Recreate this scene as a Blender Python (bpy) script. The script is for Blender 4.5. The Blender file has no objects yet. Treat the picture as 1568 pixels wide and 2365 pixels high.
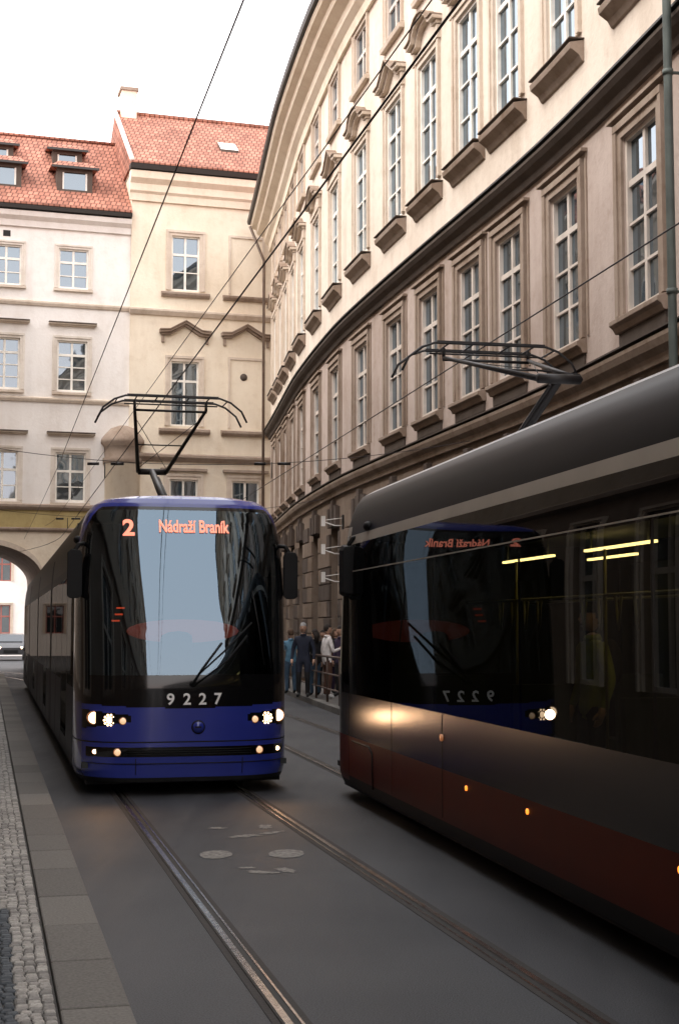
import bpy, bmesh, math, random
import numpy as np
from mathutils import Vector, Matrix
random.seed(7)
scene=bpy.context.scene
COL=scene.collection

# ---------------------------------------------------------------- materials
M={}
def nt(name):
    m=bpy.data.materials.new(name); m.use_nodes=True
    t=m.node_tree; b=t.nodes['Principled BSDF']; M[name]=m
    return m,t,b
def setb(b,col=None,rough=None,metal=None,spec=None,coat=None,em=None,es=None):
    if col is not None: b.inputs['Base Color'].default_value=(*col,1)
    if rough is not None: b.inputs['Roughness'].default_value=rough
    if metal is not None: b.inputs['Metallic'].default_value=metal
    if spec is not None: b.inputs['Specular IOR Level'].default_value=spec
    if coat is not None: b.inputs['Coat Weight'].default_value=coat; b.inputs['Coat Roughness'].default_value=0.04
    if em is not None: b.inputs['Emission Color'].default_value=(*em,1); b.inputs['Emission Strength'].default_value=es
def plain(name,col,rough=.6,metal=0,spec=.5,coat=None,em=None,es=None,var=.12,vs=3.0,bump=0.0,bs=40):
    m,t,b=nt(name); setb(b,col,rough,metal,spec,coat,em,es)
    tc=t.nodes.new('ShaderNodeTexCoord')
    n=t.nodes.new('ShaderNodeTexNoise'); n.inputs['Scale'].default_value=vs; n.inputs['Detail'].default_value=5
    t.links.new(tc.outputs['Object'],n.inputs['Vector'])
    r=t.nodes.new('ShaderNodeValToRGB')
    r.color_ramp.elements[0].position=.3; r.color_ramp.elements[1].position=.7
    r.color_ramp.elements[0].color=(*[c*(1-var) for c in col],1); r.color_ramp.elements[1].color=(*[min(1,c*(1+var)) for c in col],1)
    t.links.new(n.outputs['Fac'],r.inputs['Fac']); t.links.new(r.outputs['Color'],b.inputs['Base Color'])
    if bump>0:
        n2=t.nodes.new('ShaderNodeTexNoise'); n2.inputs['Scale'].default_value=bs; n2.inputs['Detail'].default_value=4
        t.links.new(tc.outputs['Object'],n2.inputs['Vector'])
        bp=t.nodes.new('ShaderNodeBump'); bp.inputs['Strength'].default_value=bump; bp.inputs['Distance'].default_value=.01
        t.links.new(n2.outputs['Fac'],bp.inputs['Height']); t.links.new(bp.outputs['Normal'],b.inputs['Normal'])
    return m
def stucco(name,col,stain=.35,dirt=(.5,.42,.34)):
    m,t,b=nt(name); setb(b,col,.9,0,.2)
    tc=t.nodes.new('ShaderNodeTexCoord')
    def noise(scale,map_s,det=6):
        mp=t.nodes.new('ShaderNodeMapping'); mp.inputs['Scale'].default_value=map_s
        n=t.nodes.new('ShaderNodeTexNoise'); n.inputs['Scale'].default_value=scale; n.inputs['Detail'].default_value=det; n.inputs['Roughness'].default_value=.6
        t.links.new(tc.outputs['Object'],mp.inputs['Vector']); t.links.new(mp.outputs['Vector'],n.inputs['Vector'])
        return n.outputs['Fac']
    a=noise(.45,(1,1,1)); c=noise(1.6,(1,1,.18)); f=noise(9,(1,1,1)); g=noise(2.6,(1,1,1),8)
    def ramp(x,lo,hi):
        mr=t.nodes.new('ShaderNodeMapRange'); mr.inputs['From Min'].default_value=lo; mr.inputs['From Max'].default_value=hi
        t.links.new(x,mr.inputs['Value']); return mr.outputs['Result']
    def math_(op,x,y):
        q=t.nodes.new('ShaderNodeMath'); q.operation=op
        for i,z in enumerate((x,y)):
            if isinstance(z,(int,float)): q.inputs[i].default_value=z
            else: t.links.new(z,q.inputs[i])
        return q.outputs[0]
    k=math_('ADD',math_('MULTIPLY',ramp(a,.42,.66),.5),math_('MULTIPLY',ramp(c,.45,.72),.6))
    k=math_('ADD',k,math_('MULTIPLY',ramp(f,.5,.8),.3))
    k=math_('ADD',k,math_('MULTIPLY',ramp(g,.52,.66),.35))
    k=math_('MULTIPLY',k,stain)
    mx=t.nodes.new('ShaderNodeMixRGB'); mx.inputs['Color1'].default_value=(*col,1)
    mx.inputs['Color2'].default_value=(*[col[i]*dirt[i] for i in range(3)],1)
    t.links.new(k,mx.inputs['Fac']); t.links.new(mx.outputs['Color'],b.inputs['Base Color'])
    bp=t.nodes.new('ShaderNodeBump'); bp.inputs['Strength'].default_value=.4; bp.inputs['Distance'].default_value=.025
    t.links.new(f,bp.inputs['Height']); t.links.new(bp.outputs['Normal'],b.inputs['Normal'])
def glassmix(name,tint,gloss,base,mul=1.0,rough=.01,opaque=None,wavy=0.0):
    m=bpy.data.materials.new(name); m.use_nodes=True; M[name]=m; t=m.node_tree; t.nodes.clear()
    out=t.nodes.new('ShaderNodeOutputMaterial'); mix=t.nodes.new('ShaderNodeMixShader')
    g=t.nodes.new('ShaderNodeBsdfGlossy'); g.inputs['Color'].default_value=(*gloss,1); g.inputs['Roughness'].default_value=rough
    if opaque is None:
        tr=t.nodes.new('ShaderNodeBsdfTransparent'); tr.inputs['Color'].default_value=(*tint,1)
    else:
        tr=t.nodes.new('ShaderNodeBsdfDiffuse'); tr.inputs['Color'].default_value=(*opaque,1)
    fr=t.nodes.new('ShaderNodeFresnel'); fr.inputs['IOR'].default_value=1.5
    ma=t.nodes.new('ShaderNodeMath'); ma.operation='MULTIPLY_ADD'; ma.use_clamp=True
    ma.inputs[1].default_value=mul; ma.inputs[2].default_value=base
    t.links.new(fr.outputs[0],ma.inputs[0]); t.links.new(ma.outputs[0],mix.inputs[0])
    t.links.new(tr.outputs[0],mix.inputs[1]); t.links.new(g.outputs[0],mix.inputs[2]); t.links.new(mix.outputs[0],out.inputs[0])
    if wavy>0:
        tc=t.nodes.new('ShaderNodeTexCoord'); n=t.nodes.new('ShaderNodeTexNoise'); n.inputs['Scale'].default_value=1.1; n.inputs['Detail'].default_value=1
        bp=t.nodes.new('ShaderNodeBump'); bp.inputs['Strength'].default_value=wavy; bp.inputs['Distance'].default_value=.05
        t.links.new(tc.outputs['Object'],n.inputs['Vector']); t.links.new(n.outputs['Fac'],bp.inputs['Height']); t.links.new(bp.outputs['Normal'],g.inputs['Normal'])
def asphalt():
    m,t,b=nt('asphalt'); setb(b,(.05,.05,.053),.55,0,.35)
    tc=t.nodes.new('ShaderNodeTexCoord')
    def N(s,d=6,sc=(1,1,1)):
        mp=t.nodes.new('ShaderNodeMapping'); mp.inputs['Scale'].default_value=sc; mp.inputs['Rotation'].default_value=(0,0,.237)
        n=t.nodes.new('ShaderNodeTexNoise'); n.inputs['Scale'].default_value=s; n.inputs['Detail'].default_value=d
        t.links.new(tc.outputs['Object'],mp.inputs['Vector']); t.links.new(mp.outputs['Vector'],n.inputs['Vector']); return n.outputs['Fac']
    a=N(.5); c=N(2.2,6,(2.0,.25,1)); f=N(110,3)
    r=t.nodes.new('ShaderNodeValToRGB'); r.color_ramp.elements[0].position=.38; r.color_ramp.elements[1].position=.64
    r.color_ramp.elements[0].color=(.022,.024,.029,1); r.color_ramp.elements[1].color=(.056,.058,.063,1)
    ad=t.nodes.new('ShaderNodeMath'); ad.operation='ADD'; h=t.nodes.new('ShaderNodeMath'); h.operation='MULTIPLY'; h.inputs[1].default_value=.5
    t.links.new(a,ad.inputs[0]); t.links.new(c,ad.inputs[1]); t.links.new(ad.outputs[0],h.inputs[0]); t.links.new(h.outputs[0],r.inputs['Fac'])
    mx=t.nodes.new('ShaderNodeMixRGB'); mx.blend_type='MULTIPLY'; mx.inputs['Fac'].default_value=.9
    r2=t.nodes.new('ShaderNodeValToRGB'); r2.color_ramp.elements[0].position=.3; r2.color_ramp.elements[0].color=(.25,.25,.25,1); r2.color_ramp.elements[1].position=.68; r2.color_ramp.elements[1].color=(1.55,1.55,1.55,1)
    t.links.new(f,r2.inputs['Fac']); t.links.new(r.outputs['Color'],mx.inputs['Color1']); t.links.new(r2.outputs['Color'],mx.inputs['Color2'])
    t.links.new(mx.outputs['Color'],b.inputs['Base Color'])
    mr=t.nodes.new('ShaderNodeMapRange'); mr.inputs['To Min'].default_value=.45; mr.inputs['To Max'].default_value=.78
    t.links.new(c,mr.inputs['Value']); t.links.new(mr.outputs['Result'],b.inputs['Roughness'])
    bp=t.nodes.new('ShaderNodeBump'); bp.inputs['Strength'].default_value=.6; bp.inputs['Distance'].default_value=.006
    t.links.new(f,bp.inputs['Height']); t.links.new(bp.outputs['Normal'],b.inputs['Normal'])
def island(name,c0,c1,rough=.8,bs=60):
    m,t,b=nt(name); setb(b,c0,rough,0,.3)
    g=t.nodes.new('ShaderNodeNewGeometry'); r=t.nodes.new('ShaderNodeValToRGB')
    r.color_ramp.elements[0].color=(*c0,1); r.color_ramp.elements[1].color=(*c1,1)
    t.links.new(g.outputs['Random Per Island'],r.inputs['Fac'])
    tc=t.nodes.new('ShaderNodeTexCoord'); n=t.nodes.new('ShaderNodeTexNoise'); n.inputs['Scale'].default_value=bs; n.inputs['Detail'].default_value=5
    t.links.new(tc.outputs['Object'],n.inputs['Vector'])
    mx=t.nodes.new('ShaderNodeMixRGB'); mx.blend_type='OVERLAY'; mx.inputs['Fac'].default_value=.6
    t.links.new(r.outputs['Color'],mx.inputs['Color1']); t.links.new(n.outputs['Fac'],mx.inputs['Color2']); t.links.new(mx.outputs['Color'],b.inputs['Base Color'])
    bp=t.nodes.new('ShaderNodeBump'); bp.inputs['Strength'].default_value=.3; bp.inputs['Distance'].default_value=.01
    t.links.new(n.outputs['Fac'],bp.inputs['Height']); t.links.new(bp.outputs['Normal'],b.inputs['Normal'])
def tiles():
    m,t,b=nt('roof_tiles'); setb(b,(.45,.15,.09),.85,0,.2)
    tc=t.nodes.new('ShaderNodeTexCoord'); sp=t.nodes.new('ShaderNodeSeparateXYZ'); cb=t.nodes.new('ShaderNodeCombineXYZ')
    mu=t.nodes.new('ShaderNodeMath'); mu.operation='MULTIPLY'; mu.inputs[1].default_value=1.4
    t.links.new(tc.outputs['Object'],sp.inputs[0]); t.links.new(sp.outputs['X'],cb.inputs['X']); t.links.new(sp.outputs['Z'],mu.inputs[0]); t.links.new(mu.outputs[0],cb.inputs['Y'])
    br=t.nodes.new('ShaderNodeTexBrick'); br.inputs['Scale'].default_value=1; br.inputs['Brick Width'].default_value=.22; br.inputs['Row Height'].default_value=.34
    br.inputs['Mortar Size'].default_value=.028; br.inputs['Mortar Smooth'].default_value=.5
    br.inputs['Color1'].default_value=(.40,.18,.125,1); br.inputs['Color2'].default_value=(.27,.115,.08,1); br.inputs['Mortar'].default_value=(.11,.045,.033,1)
    t.links.new(cb.outputs[0],br.inputs['Vector'])
    n=t.nodes.new('ShaderNodeTexNoise'); n.inputs['Scale'].default_value=.8; n.inputs['Detail'].default_value=6
    t.links.new(tc.outputs['Object'],n.inputs['Vector'])
    mx=t.nodes.new('ShaderNodeMixRGB'); mx.blend_type='OVERLAY'; mx.inputs['Fac'].default_value=.55
    t.links.new(br.outputs['Color'],mx.inputs['Color1']); t.links.new(n.outputs['Fac'],mx.inputs['Color2']); t.links.new(mx.outputs['Color'],b.inputs['Base Color'])
    bp=t.nodes.new('ShaderNodeBump'); bp.inputs['Strength'].default_value=.6; bp.inputs['Distance'].default_value=.03; bp.invert=True
    t.links.new(br.outputs['Fac'],bp.inputs['Height']); t.links.new(bp.outputs['Normal'],b.inputs['Normal'])
asphalt(); tiles()
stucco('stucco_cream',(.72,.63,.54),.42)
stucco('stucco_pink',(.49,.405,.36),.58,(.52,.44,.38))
stucco('stucco_white',(.80,.76,.72),.32,(.6,.52,.45))
stucco('stucco_yellowish',(.78,.69,.56),.36,(.6,.5,.4))
stucco('stucco_left',(.46,.38,.30),.5)
stucco('band_yellow',(.50,.40,.19),.5)
stucco('trim_light',(.64,.55,.46),.55)
stucco('trim_white',(.70,.64,.57),.5)
stucco('trim_tan',(.33,.26,.21),.8)
stucco('trim_dark',(.10,.08,.068),.5)
stucco('stone_rust',(.12,.095,.082),.7)
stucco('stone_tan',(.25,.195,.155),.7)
plain('gutter',(.02,.017,.015),.5)
plain('win_frame',(.58,.51,.45),.55)
plain('win_frame_white',(.78,.74,.67),.5)
glassmix('glass',None,(.72,.84,.95),.17,1.0,.02,(.035,.045,.052),.15)
glassmix('glass_dark',None,(.8,.85,.9),.06,1.0,.03,(.02,.02,.022))
plain('hole_dark',(.012,.011,.01),.8)
plain('steel_rail',(.60,.57,.54),.22,1,vs=20,var=.25)
plain('rail_groove',(.008,.007,.006),.7)
plain('rail_joint',(.024,.020,.018),.8,bump=.4)
island('kerb_granite',(.11,.103,.094),(.165,.155,.14))
island('cobble_light',(.17,.162,.152),(.38,.36,.33))
island('cobble_dark',(.04,.047,.055),(.09,.10,.11))
plain('paving_bed',(.05,.047,.043),.95,bump=.5)
plain('paving_right',(.12,.11,.10),.9,bump=.4,vs=6,var=.3)
plain('road_paint',(.19,.18,.165),.8,vs=25,var=.5)
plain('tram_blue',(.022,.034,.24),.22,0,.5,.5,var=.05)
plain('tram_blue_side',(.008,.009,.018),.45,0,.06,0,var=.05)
plain('tram_black',(.004,.004,.0045),.10,0,.4,.2,var=.05)
plain('tram_black_side',(.004,.004,.0045),.4,0,.06,0,var=.05)
plain('tram_matte',(.007,.007,.0075),.6,0,.2)
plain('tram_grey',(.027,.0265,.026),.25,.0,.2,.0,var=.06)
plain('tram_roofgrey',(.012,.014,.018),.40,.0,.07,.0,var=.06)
plain('tram_rooftop_sky_sheen',(.55,.57,.60),.3,.0,.5,.3,var=.06)  # pale base colour stands in for sky reflected along the roof top
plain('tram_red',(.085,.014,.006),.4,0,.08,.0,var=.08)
plain('tram_silver',(.42,.39,.345),.5,.0,.2,.0,var=.05)
plain('tram_side_cream',(.035,.031,.020),.4,.0,.06,.0)
glassmix('windshield',(.30,.33,.33),(.46,.60,.73),.150,1.0,.008)
glassmix('tram_glass',(.17,.175,.14),(.75,.8,.85),.0,.65,.01)
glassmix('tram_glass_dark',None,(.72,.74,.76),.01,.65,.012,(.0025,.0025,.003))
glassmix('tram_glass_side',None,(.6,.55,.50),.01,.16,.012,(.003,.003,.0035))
plain('interior_dark',(.02,.022,.022),.7)
plain('interior_red_glow',(.5,.06,.04),.6,em=(.9,.14,.08),es=.24)  # no lamp: faint emission stands in for cab light on the red panel
plain('interior_green',(.05,.06,.045),.6)
plain('seat_fabric',(.03,.04,.03),.8)
plain('handrail_yellow',(.16,.15,.02),.4)
plain('red_frame',(.30,.10,.08),.6)
plain('lamp_strip',(.9,.9,.6),.5,em=(1,.72,.30),es=13)
plain('headlight',(1,.9,.8),.3,em=(1,.66,.38),es=6)
plain('headlight_dim',(.6,.55,.5),.15,em=(1,.60,.30),es=.8)
plain('lamp_ring',(.30,.24,.20),.2,.6,em=(1,.35,.12),es=.25)
plain('led_text',(.9,.3,.2),.5,em=(1,.27,.17),es=1.2)
plain('led_red',(.9,.1,.05),.5,em=(1,.10,.03),es=1.4)
plain('orange_marker',(.9,.3,.05),.4,em=(1,.26,.03),es=2.0)
plain('number_white',(.78,.76,.74),.5)
plain('black_metal',(.012,.011,.012),.45,.3)
plain('panto_metal',(.014,.012,.012),.5,.2)
plain('cable',(.018,.010,.010),.6)
plain('green_pipe',(.065,.08,.072),.6,var=.3)
plain('brown_pipe',(.10,.065,.045),.6,var=.3)
plain('iron_rail',(.10,.065,.05),.5,.3)
plain('skin',(.50,.30,.21),.6)
plain('car_paint',(.06,.06,.065),.3,.3,.5,.5)
plain('white_plate',(.75,.72,.68),.5)
for n_,c_ in dict(cl_white=(.72,.68,.66),cl_navy=(.014,.018,.035),cl_black=(.012,.011,.012),cl_brown=(.07,.03,.018),cl_denim=(.05,.09,.14),cl_purple=(.035,.02,.05),cl_lime=(.30,.34,.04),cl_blue=(.10,.22,.32),hair_dark=(.02,.013,.010),hair_grey=(.30,.29,.28),hair_brown=(.08,.045,.025),shoe_dark=(.015,.015,.015),shoe_white=(.6,.6,.6),eye_dark=(.01,.01,.01)).items():
    plain(n_,c_,.85,vs=12,var=.2)

# ---------------------------------------------------------------- mesh builder
def empty(name,loc=(0,0,0),rz=0):
    e=bpy.data.objects.new(name,None); e.location=loc; e.rotation_euler=(0,0,rz); e.empty_display_size=.3; COL.objects.link(e); return e
class MB:
    def __init__(s): s.v=[];s.f=[];s.m=[];s.sm=[]
    def add(s,vs,fs,mat,smooth=False):
        o=len(s.v); s.v+= [tuple(p) for p in vs]
        mats=mat if isinstance(mat,list) else None
        for i,f in enumerate(fs):
            s.f.append(tuple(o+k for k in f)); s.m.append(mats[i] if mats else mat); s.sm.append(smooth)
    def box(s,x0,x1,y0,y1,z0,z1,mat,T=None):
        P=[(x0,y0,z0),(x1,y0,z0),(x1,y1,z0),(x0,y1,z0),(x0,y0,z1),(x1,y0,z1),(x1,y1,z1),(x0,y1,z1)]
        if T: P=[T(*p) for p in P]
        s.add(P,[(0,3,2,1),(4,5,6,7),(0,1,5,4),(1,2,6,5),(2,3,7,6),(3,0,4,7)],mat)
    def fbox(s,F,s0,s1,d0,d1,z0,z1,mat,step=1.2):
        n=max(1,int(math.ceil((s1-s0)/step))); vs=[];fs=[]
        for i in range(n+1):
            q=s0+(s1-s0)*i/n
            vs+=[F.pt(q,d0,z0),F.pt(q,d1,z0),F.pt(q,d1,z1),F.pt(q,d0,z1)]
        for i in range(n):
            a=i*4;b=a+4
            for k in range(4): fs.append((a+k,a+(k+1)%4,b+(k+1)%4,b+k))
        fs+=[(3,2,1,0),(n*4,n*4+1,n*4+2,n*4+3)]
        s.add(vs,fs,mat)
    def sweep(s,F,s0,s1,prof,mat,step=1.2):
        n=max(1,int(math.ceil((s1-s0)/step))); vs=[];fs=[];k=len(prof)
        for i in range(n+1):
            q=s0+(s1-s0)*i/n
            vs+=[F.pt(q,d,z) for d,z in prof]
        for i in range(n):
            for j in range(k): fs.append((i*k+j,i*k+(j+1)%k,(i+1)*k+(j+1)%k,(i+1)*k+j))
        fs+=[tuple(range(k))[::-1],tuple(n*k+j for j in range(k))]
        s.add(vs,fs,mat)
    def tube(s,pts,r,mat,n=8,cap=True):
        pts=[Vector(p) for p in pts]; rs=r if isinstance(r,(list,tuple)) else [r]*len(pts)
        vs=[];fs=[]; up=None
        for i,p in enumerate(pts):
            if i==0: t=pts[1]-p
            elif i==len(pts)-1: t=p-pts[i-1]
            else: t=(pts[i+1]-p).normalized()+(p-pts[i-1]).normalized()
            t.normalize()
            if up is None:
                up=Vector((0,0,1)) if abs(t.z)<.9 else Vector((1,0,0))
            a=t.cross(up).normalized(); b=a.cross(t).normalized(); up=b
            for k in range(n):
                an=2*math.pi*k/n; vs.append(p+(a*math.cos(an)+b*math.sin(an))*rs[i])
        for i in range(len(pts)-1):
            for k in range(n): fs.append((i*n+k,i*n+(k+1)%n,(i+1)*n+(k+1)%n,(i+1)*n+k))
        if cap: fs+=[tuple(range(n))[::-1],tuple((len(pts)-1)*n+k for k in range(n))]
        s.add(vs,fs,mat,True)
    def ball(s,c,r,mat,nu=16,nv=10,keep=None):
        vs=[];fs=[];r=r if isinstance(r,(tuple,list)) else (r,r,r)
        for j in range(nv+1):
            th=math.pi*j/nv
            for i in range(nu):
                ph=2*math.pi*i/nu
                vs.append((c[0]+r[0]*math.sin(th)*math.cos(ph),c[1]+r[1]*math.sin(th)*math.sin(ph),c[2]+r[2]*math.cos(th)))
        for j in range(nv):
            for i in range(nu):
                f=(j*nu+i,(j+1)*nu+i,(j+1)*nu+(i+1)%nu,j*nu+(i+1)%nu)
                if keep:
                    cc=[sum(vs[k][a] for k in f)/4-c[a] for a in range(3)]
                    if not keep(*cc): continue
                fs.append(f)
        s.add(vs,fs,mat,True)
    def obj(s,name,parent=None,recalc=True,bevel=0,world=False):
        me=bpy.data.meshes.new(name); me.from_pydata(s.v,[],s.f)
        names=[];
        for x in s.m:
            if x not in names: names.append(x)
        for x in names: me.materials.append(M[x])
        ix={x:i for i,x in enumerate(names)}
        me.polygons.foreach_set('material_index',[ix[x] for x in s.m]); me.polygons.foreach_set('use_smooth',s.sm)
        if recalc:
            bm=bmesh.new(); bm.from_mesh(me); bmesh.ops.recalc_face_normals(bm,faces=bm.faces); bm.to_mesh(me); bm.free()
        me.update()
        o=bpy.data.objects.new(name,me); COL.objects.link(o)
        if parent: o.parent=parent
        if bevel>0:
            bv=o.modifiers.new('bevel','BEVEL'); bv.width=bevel; bv.segments=2; bv.limit_method='ANGLE'
        return o
class Path:
    def __init__(s,pts,side):
        p=np.array(pts,float); s.p=p; d=np.diff(p,axis=0); L=np.hypot(d[:,0],d[:,1]); s.s=np.concatenate([[0],np.cumsum(L)])
        t=np.gradient(p,axis=0); t/=np.linalg.norm(t,axis=1)[:,None]
        s.n=np.stack([-t[:,1],t[:,0]],1)*side; s.L=s.s[-1]
    def pt(s,q,d,z):
        x=np.interp(q,s.s,s.p[:,0]); y=np.interp(q,s.s,s.p[:,1])
        nx=np.interp(q,s.s,s.n[:,0]); ny=np.interp(q,s.s,s.n[:,1])
        return (float(x+nx*d),float(y+ny*d),float(z))
    def at_y(s,y): return float(np.interp(y,s.p[:,1],s.s))
def smooth_path(pts,y0,y1,side,win=5.0,step=.5):
    pts=sorted(pts,key=lambda p:p[1]); ys=np.arange(y0,y1+1e-6,step)
    px=[p[0] for p in pts]; py=[p[1] for p in pts]
    def f(y):
        if y<py[0]: return px[0]+(px[1]-px[0])/(py[1]-py[0])*(y-py[0])
        if y>py[-1]: return px[-1]+(px[-1]-px[-2])/(py[-1]-py[-2])*(y-py[-1])
        return float(np.interp(y,py,px))
    out=[]
    for y in ys:
        v=[f(y+o) for o in np.linspace(-win/2,win/2,11)]; out.append((sum(v)/11,y))
    return Path(out,side)

def wall(mb,F,s0,s1,z0,z1,cols,mat,rev=.2,step=1.0):
    def mt(z): return mat if isinstance(mat,str) else mat(z)
    ZC=mb.zc if hasattr(mb,'zc') else []
    def strip(a,b,z_a,z_b):
        n=max(1,int(math.ceil((b-a)/step)))
        cuts=[z_a]+[z for z in ZC if z_a<z<z_b]+[z_b]
        for i in range(n):
            p=a+(b-a)*i/n;q=a+(b-a)*(i+1)/n
            for k in range(len(cuts)-1):
                mb.add([F.pt(p,0,cuts[k]),F.pt(q,0,cuts[k]),F.pt(q,0,cuts[k+1]),F.pt(p,0,cuts[k+1])],[(0,1,2,3)],mt((cuts[k]+cuts[k+1])/2))
    cur=s0
    for a,b,hs in sorted(cols,key=lambda c:c[0]):
        if a>cur: strip(cur,a,z0,z1)
        z=z0
        for za,zbb in sorted(hs):
            if za>z: strip(a,b,z,za)
            z=zbb
            mm=mt((za+zbb)/2)
            for q in (a,b): mb.add([F.pt(q,0,za),F.pt(q,-rev,za),F.pt(q,-rev,zbb),F.pt(q,0,zbb)],[(0,1,2,3)],mm)
            for h in (za,zbb): mb.add([F.pt(a,0,h),F.pt(b,0,h),F.pt(b,-rev,h),F.pt(a,-rev,h)],[(0,1,2,3)],mm)
        if z<z1: strip(a,b,z,z1)
        cur=b
    if cur<s1: strip(cur,s1,z0,z1)

def window(mb,F,s,w,z0,z1,rows=(.3,.62),thin=(),fr='win_frame',sur='trim_light',sw=.17,glass='glass',lite=False,rd=0.0):
    a,b=s-w/2,s+w/2
    B=lambda s0,s1,d0,d1,q0,q1,m: mb.fbox(F,s0,s1,d0+rd,d1+rd,q0,q1,m)
    B(a,b,-.20,-.175,z0,z1,glass)
    t=.07
    B(a,a+t,-.175,-.10,z0,z1,fr); B(b-t,b,-.175,-.10,z0,z1,fr)
    B(a+t,b-t,-.175,-.10,z0,z0+t,fr); B(a+t,b-t,-.175,-.10,z1-t,z1,fr)
    B(s-.045,s+.045,-.172,-.125,z0+t,z1-t,fr)
    for i,r in enumerate(rows):
        z=z0+(z1-z0)*r; h=.05 if i==len(rows)-1 else .022
        B(a+t,s-.045,-.172,-.127,z-h,z+h,fr); B(s+.045,b-t,-.172,-.127,z-h,z+h,fr)
    for r in thin:
        z=z0+(z1-z0)*r
        B(a+t,s-.045,-.172,-.135,z-.015,z+.015,fr); B(s+.045,b-t,-.172,-.135,z-.015,z+.015,fr)
    if sur and not lite:
        i1=sw*.55
        mb.fbox(F,a-i1,a,0,.045,z0,z1,sur); mb.fbox(F,b,b+i1,0,.045,z0,z1,sur); mb.fbox(F,a-i1,b+i1,0,.045,z1,z1+i1,sur)
        mb.fbox(F,a-sw,a-i1,0,.075,z0,z1+i1,sur); mb.fbox(F,b+i1,b+sw,0,.075,z0,z1+i1,sur); mb.fbox(F,a-sw,b+sw,0,.085,z1+i1,z1+sw,sur)
def ribbon(mb,F,pts,th,d0,d1,mat):
    vs=[];fs=[];n=len(pts)
    for (q,z) in pts: vs+=[F.pt(q,d0,z),F.pt(q,d1,z),F.pt(q,d1,z+th),F.pt(q,d0,z+th)]
    for i in range(n-1):
        a=i*4;b=a+4
        for k in range(4): fs.append((a+k,a+(k+1)%4,b+(k+1)%4,b+k))
    fs+=[(3,2,1,0),tuple((n-1)*4+k for k in range(4))]
    mb.add(vs,fs,mat)
def hood(mb,F,s,hw,z,kind,mat,matd,dep=.32,th=.10):
    if kind=='tri': P=[(-hw,0),(-hw*.62,.02),(0,.42),(hw*.62,.02),(hw,0)]
    elif kind=='arc': P=[(-hw,0),(-hw*.72,.02)]+[(hw*.62*math.sin(a),-.02+.42*math.cos(a)) for a in np.linspace(-1.4,1.4,9)]+[(hw*.72,.02),(hw,0)]
    else: P=[(-hw,0),(hw,0)]
    ribbon(mb,F,[(s+x,z+y) for x,y in P],th,0,dep,mat)
    ribbon(mb,F,[(s+x,z+th+y) for x,y in P],.04,0,dep+.05,matd)
    ribbon(mb,F,[(s+x*.93,z-th+y) for x,y in P],th,0,dep*.55,mat)
    if kind!='flat':
        for sg in (-1,1): mb.fbox(F,s+sg*hw*.86-.06,s+sg*hw*.86+.06,0,.10,z-.4,z-.10,mat)

# ---------------------------------------------------------------- palace building (right)
RF=smooth_path([(22,-20),(13.2,-9),(8.9,-1),(6.35,10.5),(5.5,15),(4.72,19.2),(3.85,23.9),(3.0,27.4),(2.08,31),(1.1,35),(.19,38.9),(-.55,43),(-1.25,47.3),(-2.35,56),(-2.95,60.5)],-20,60.5,1,3.0)
pal=empty('palace_building')
mb=MB(); mb.zc=[5.75,10.1]
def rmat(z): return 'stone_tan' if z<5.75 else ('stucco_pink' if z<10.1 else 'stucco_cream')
axes=[-16,-13,-10,-7,-4,-1,2,5,8,11,14,17.2,20.6,23.8,26.5,28.7,31.3,34,37.2,40.6,44,47.5,50.5,53.3,55.8,58.3]
cols=[];W=1.34
for y in axes:
    s=RF.at_y(y); cols.append((s-W/2,s+W/2,[(1.2,4.75),(6.6,9.35),(11.75,14.75),(16.45,18.0)]))
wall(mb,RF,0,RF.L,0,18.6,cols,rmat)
mb.obj('walls',pal,recalc=False)
mw=MB(); md=MB()
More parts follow.
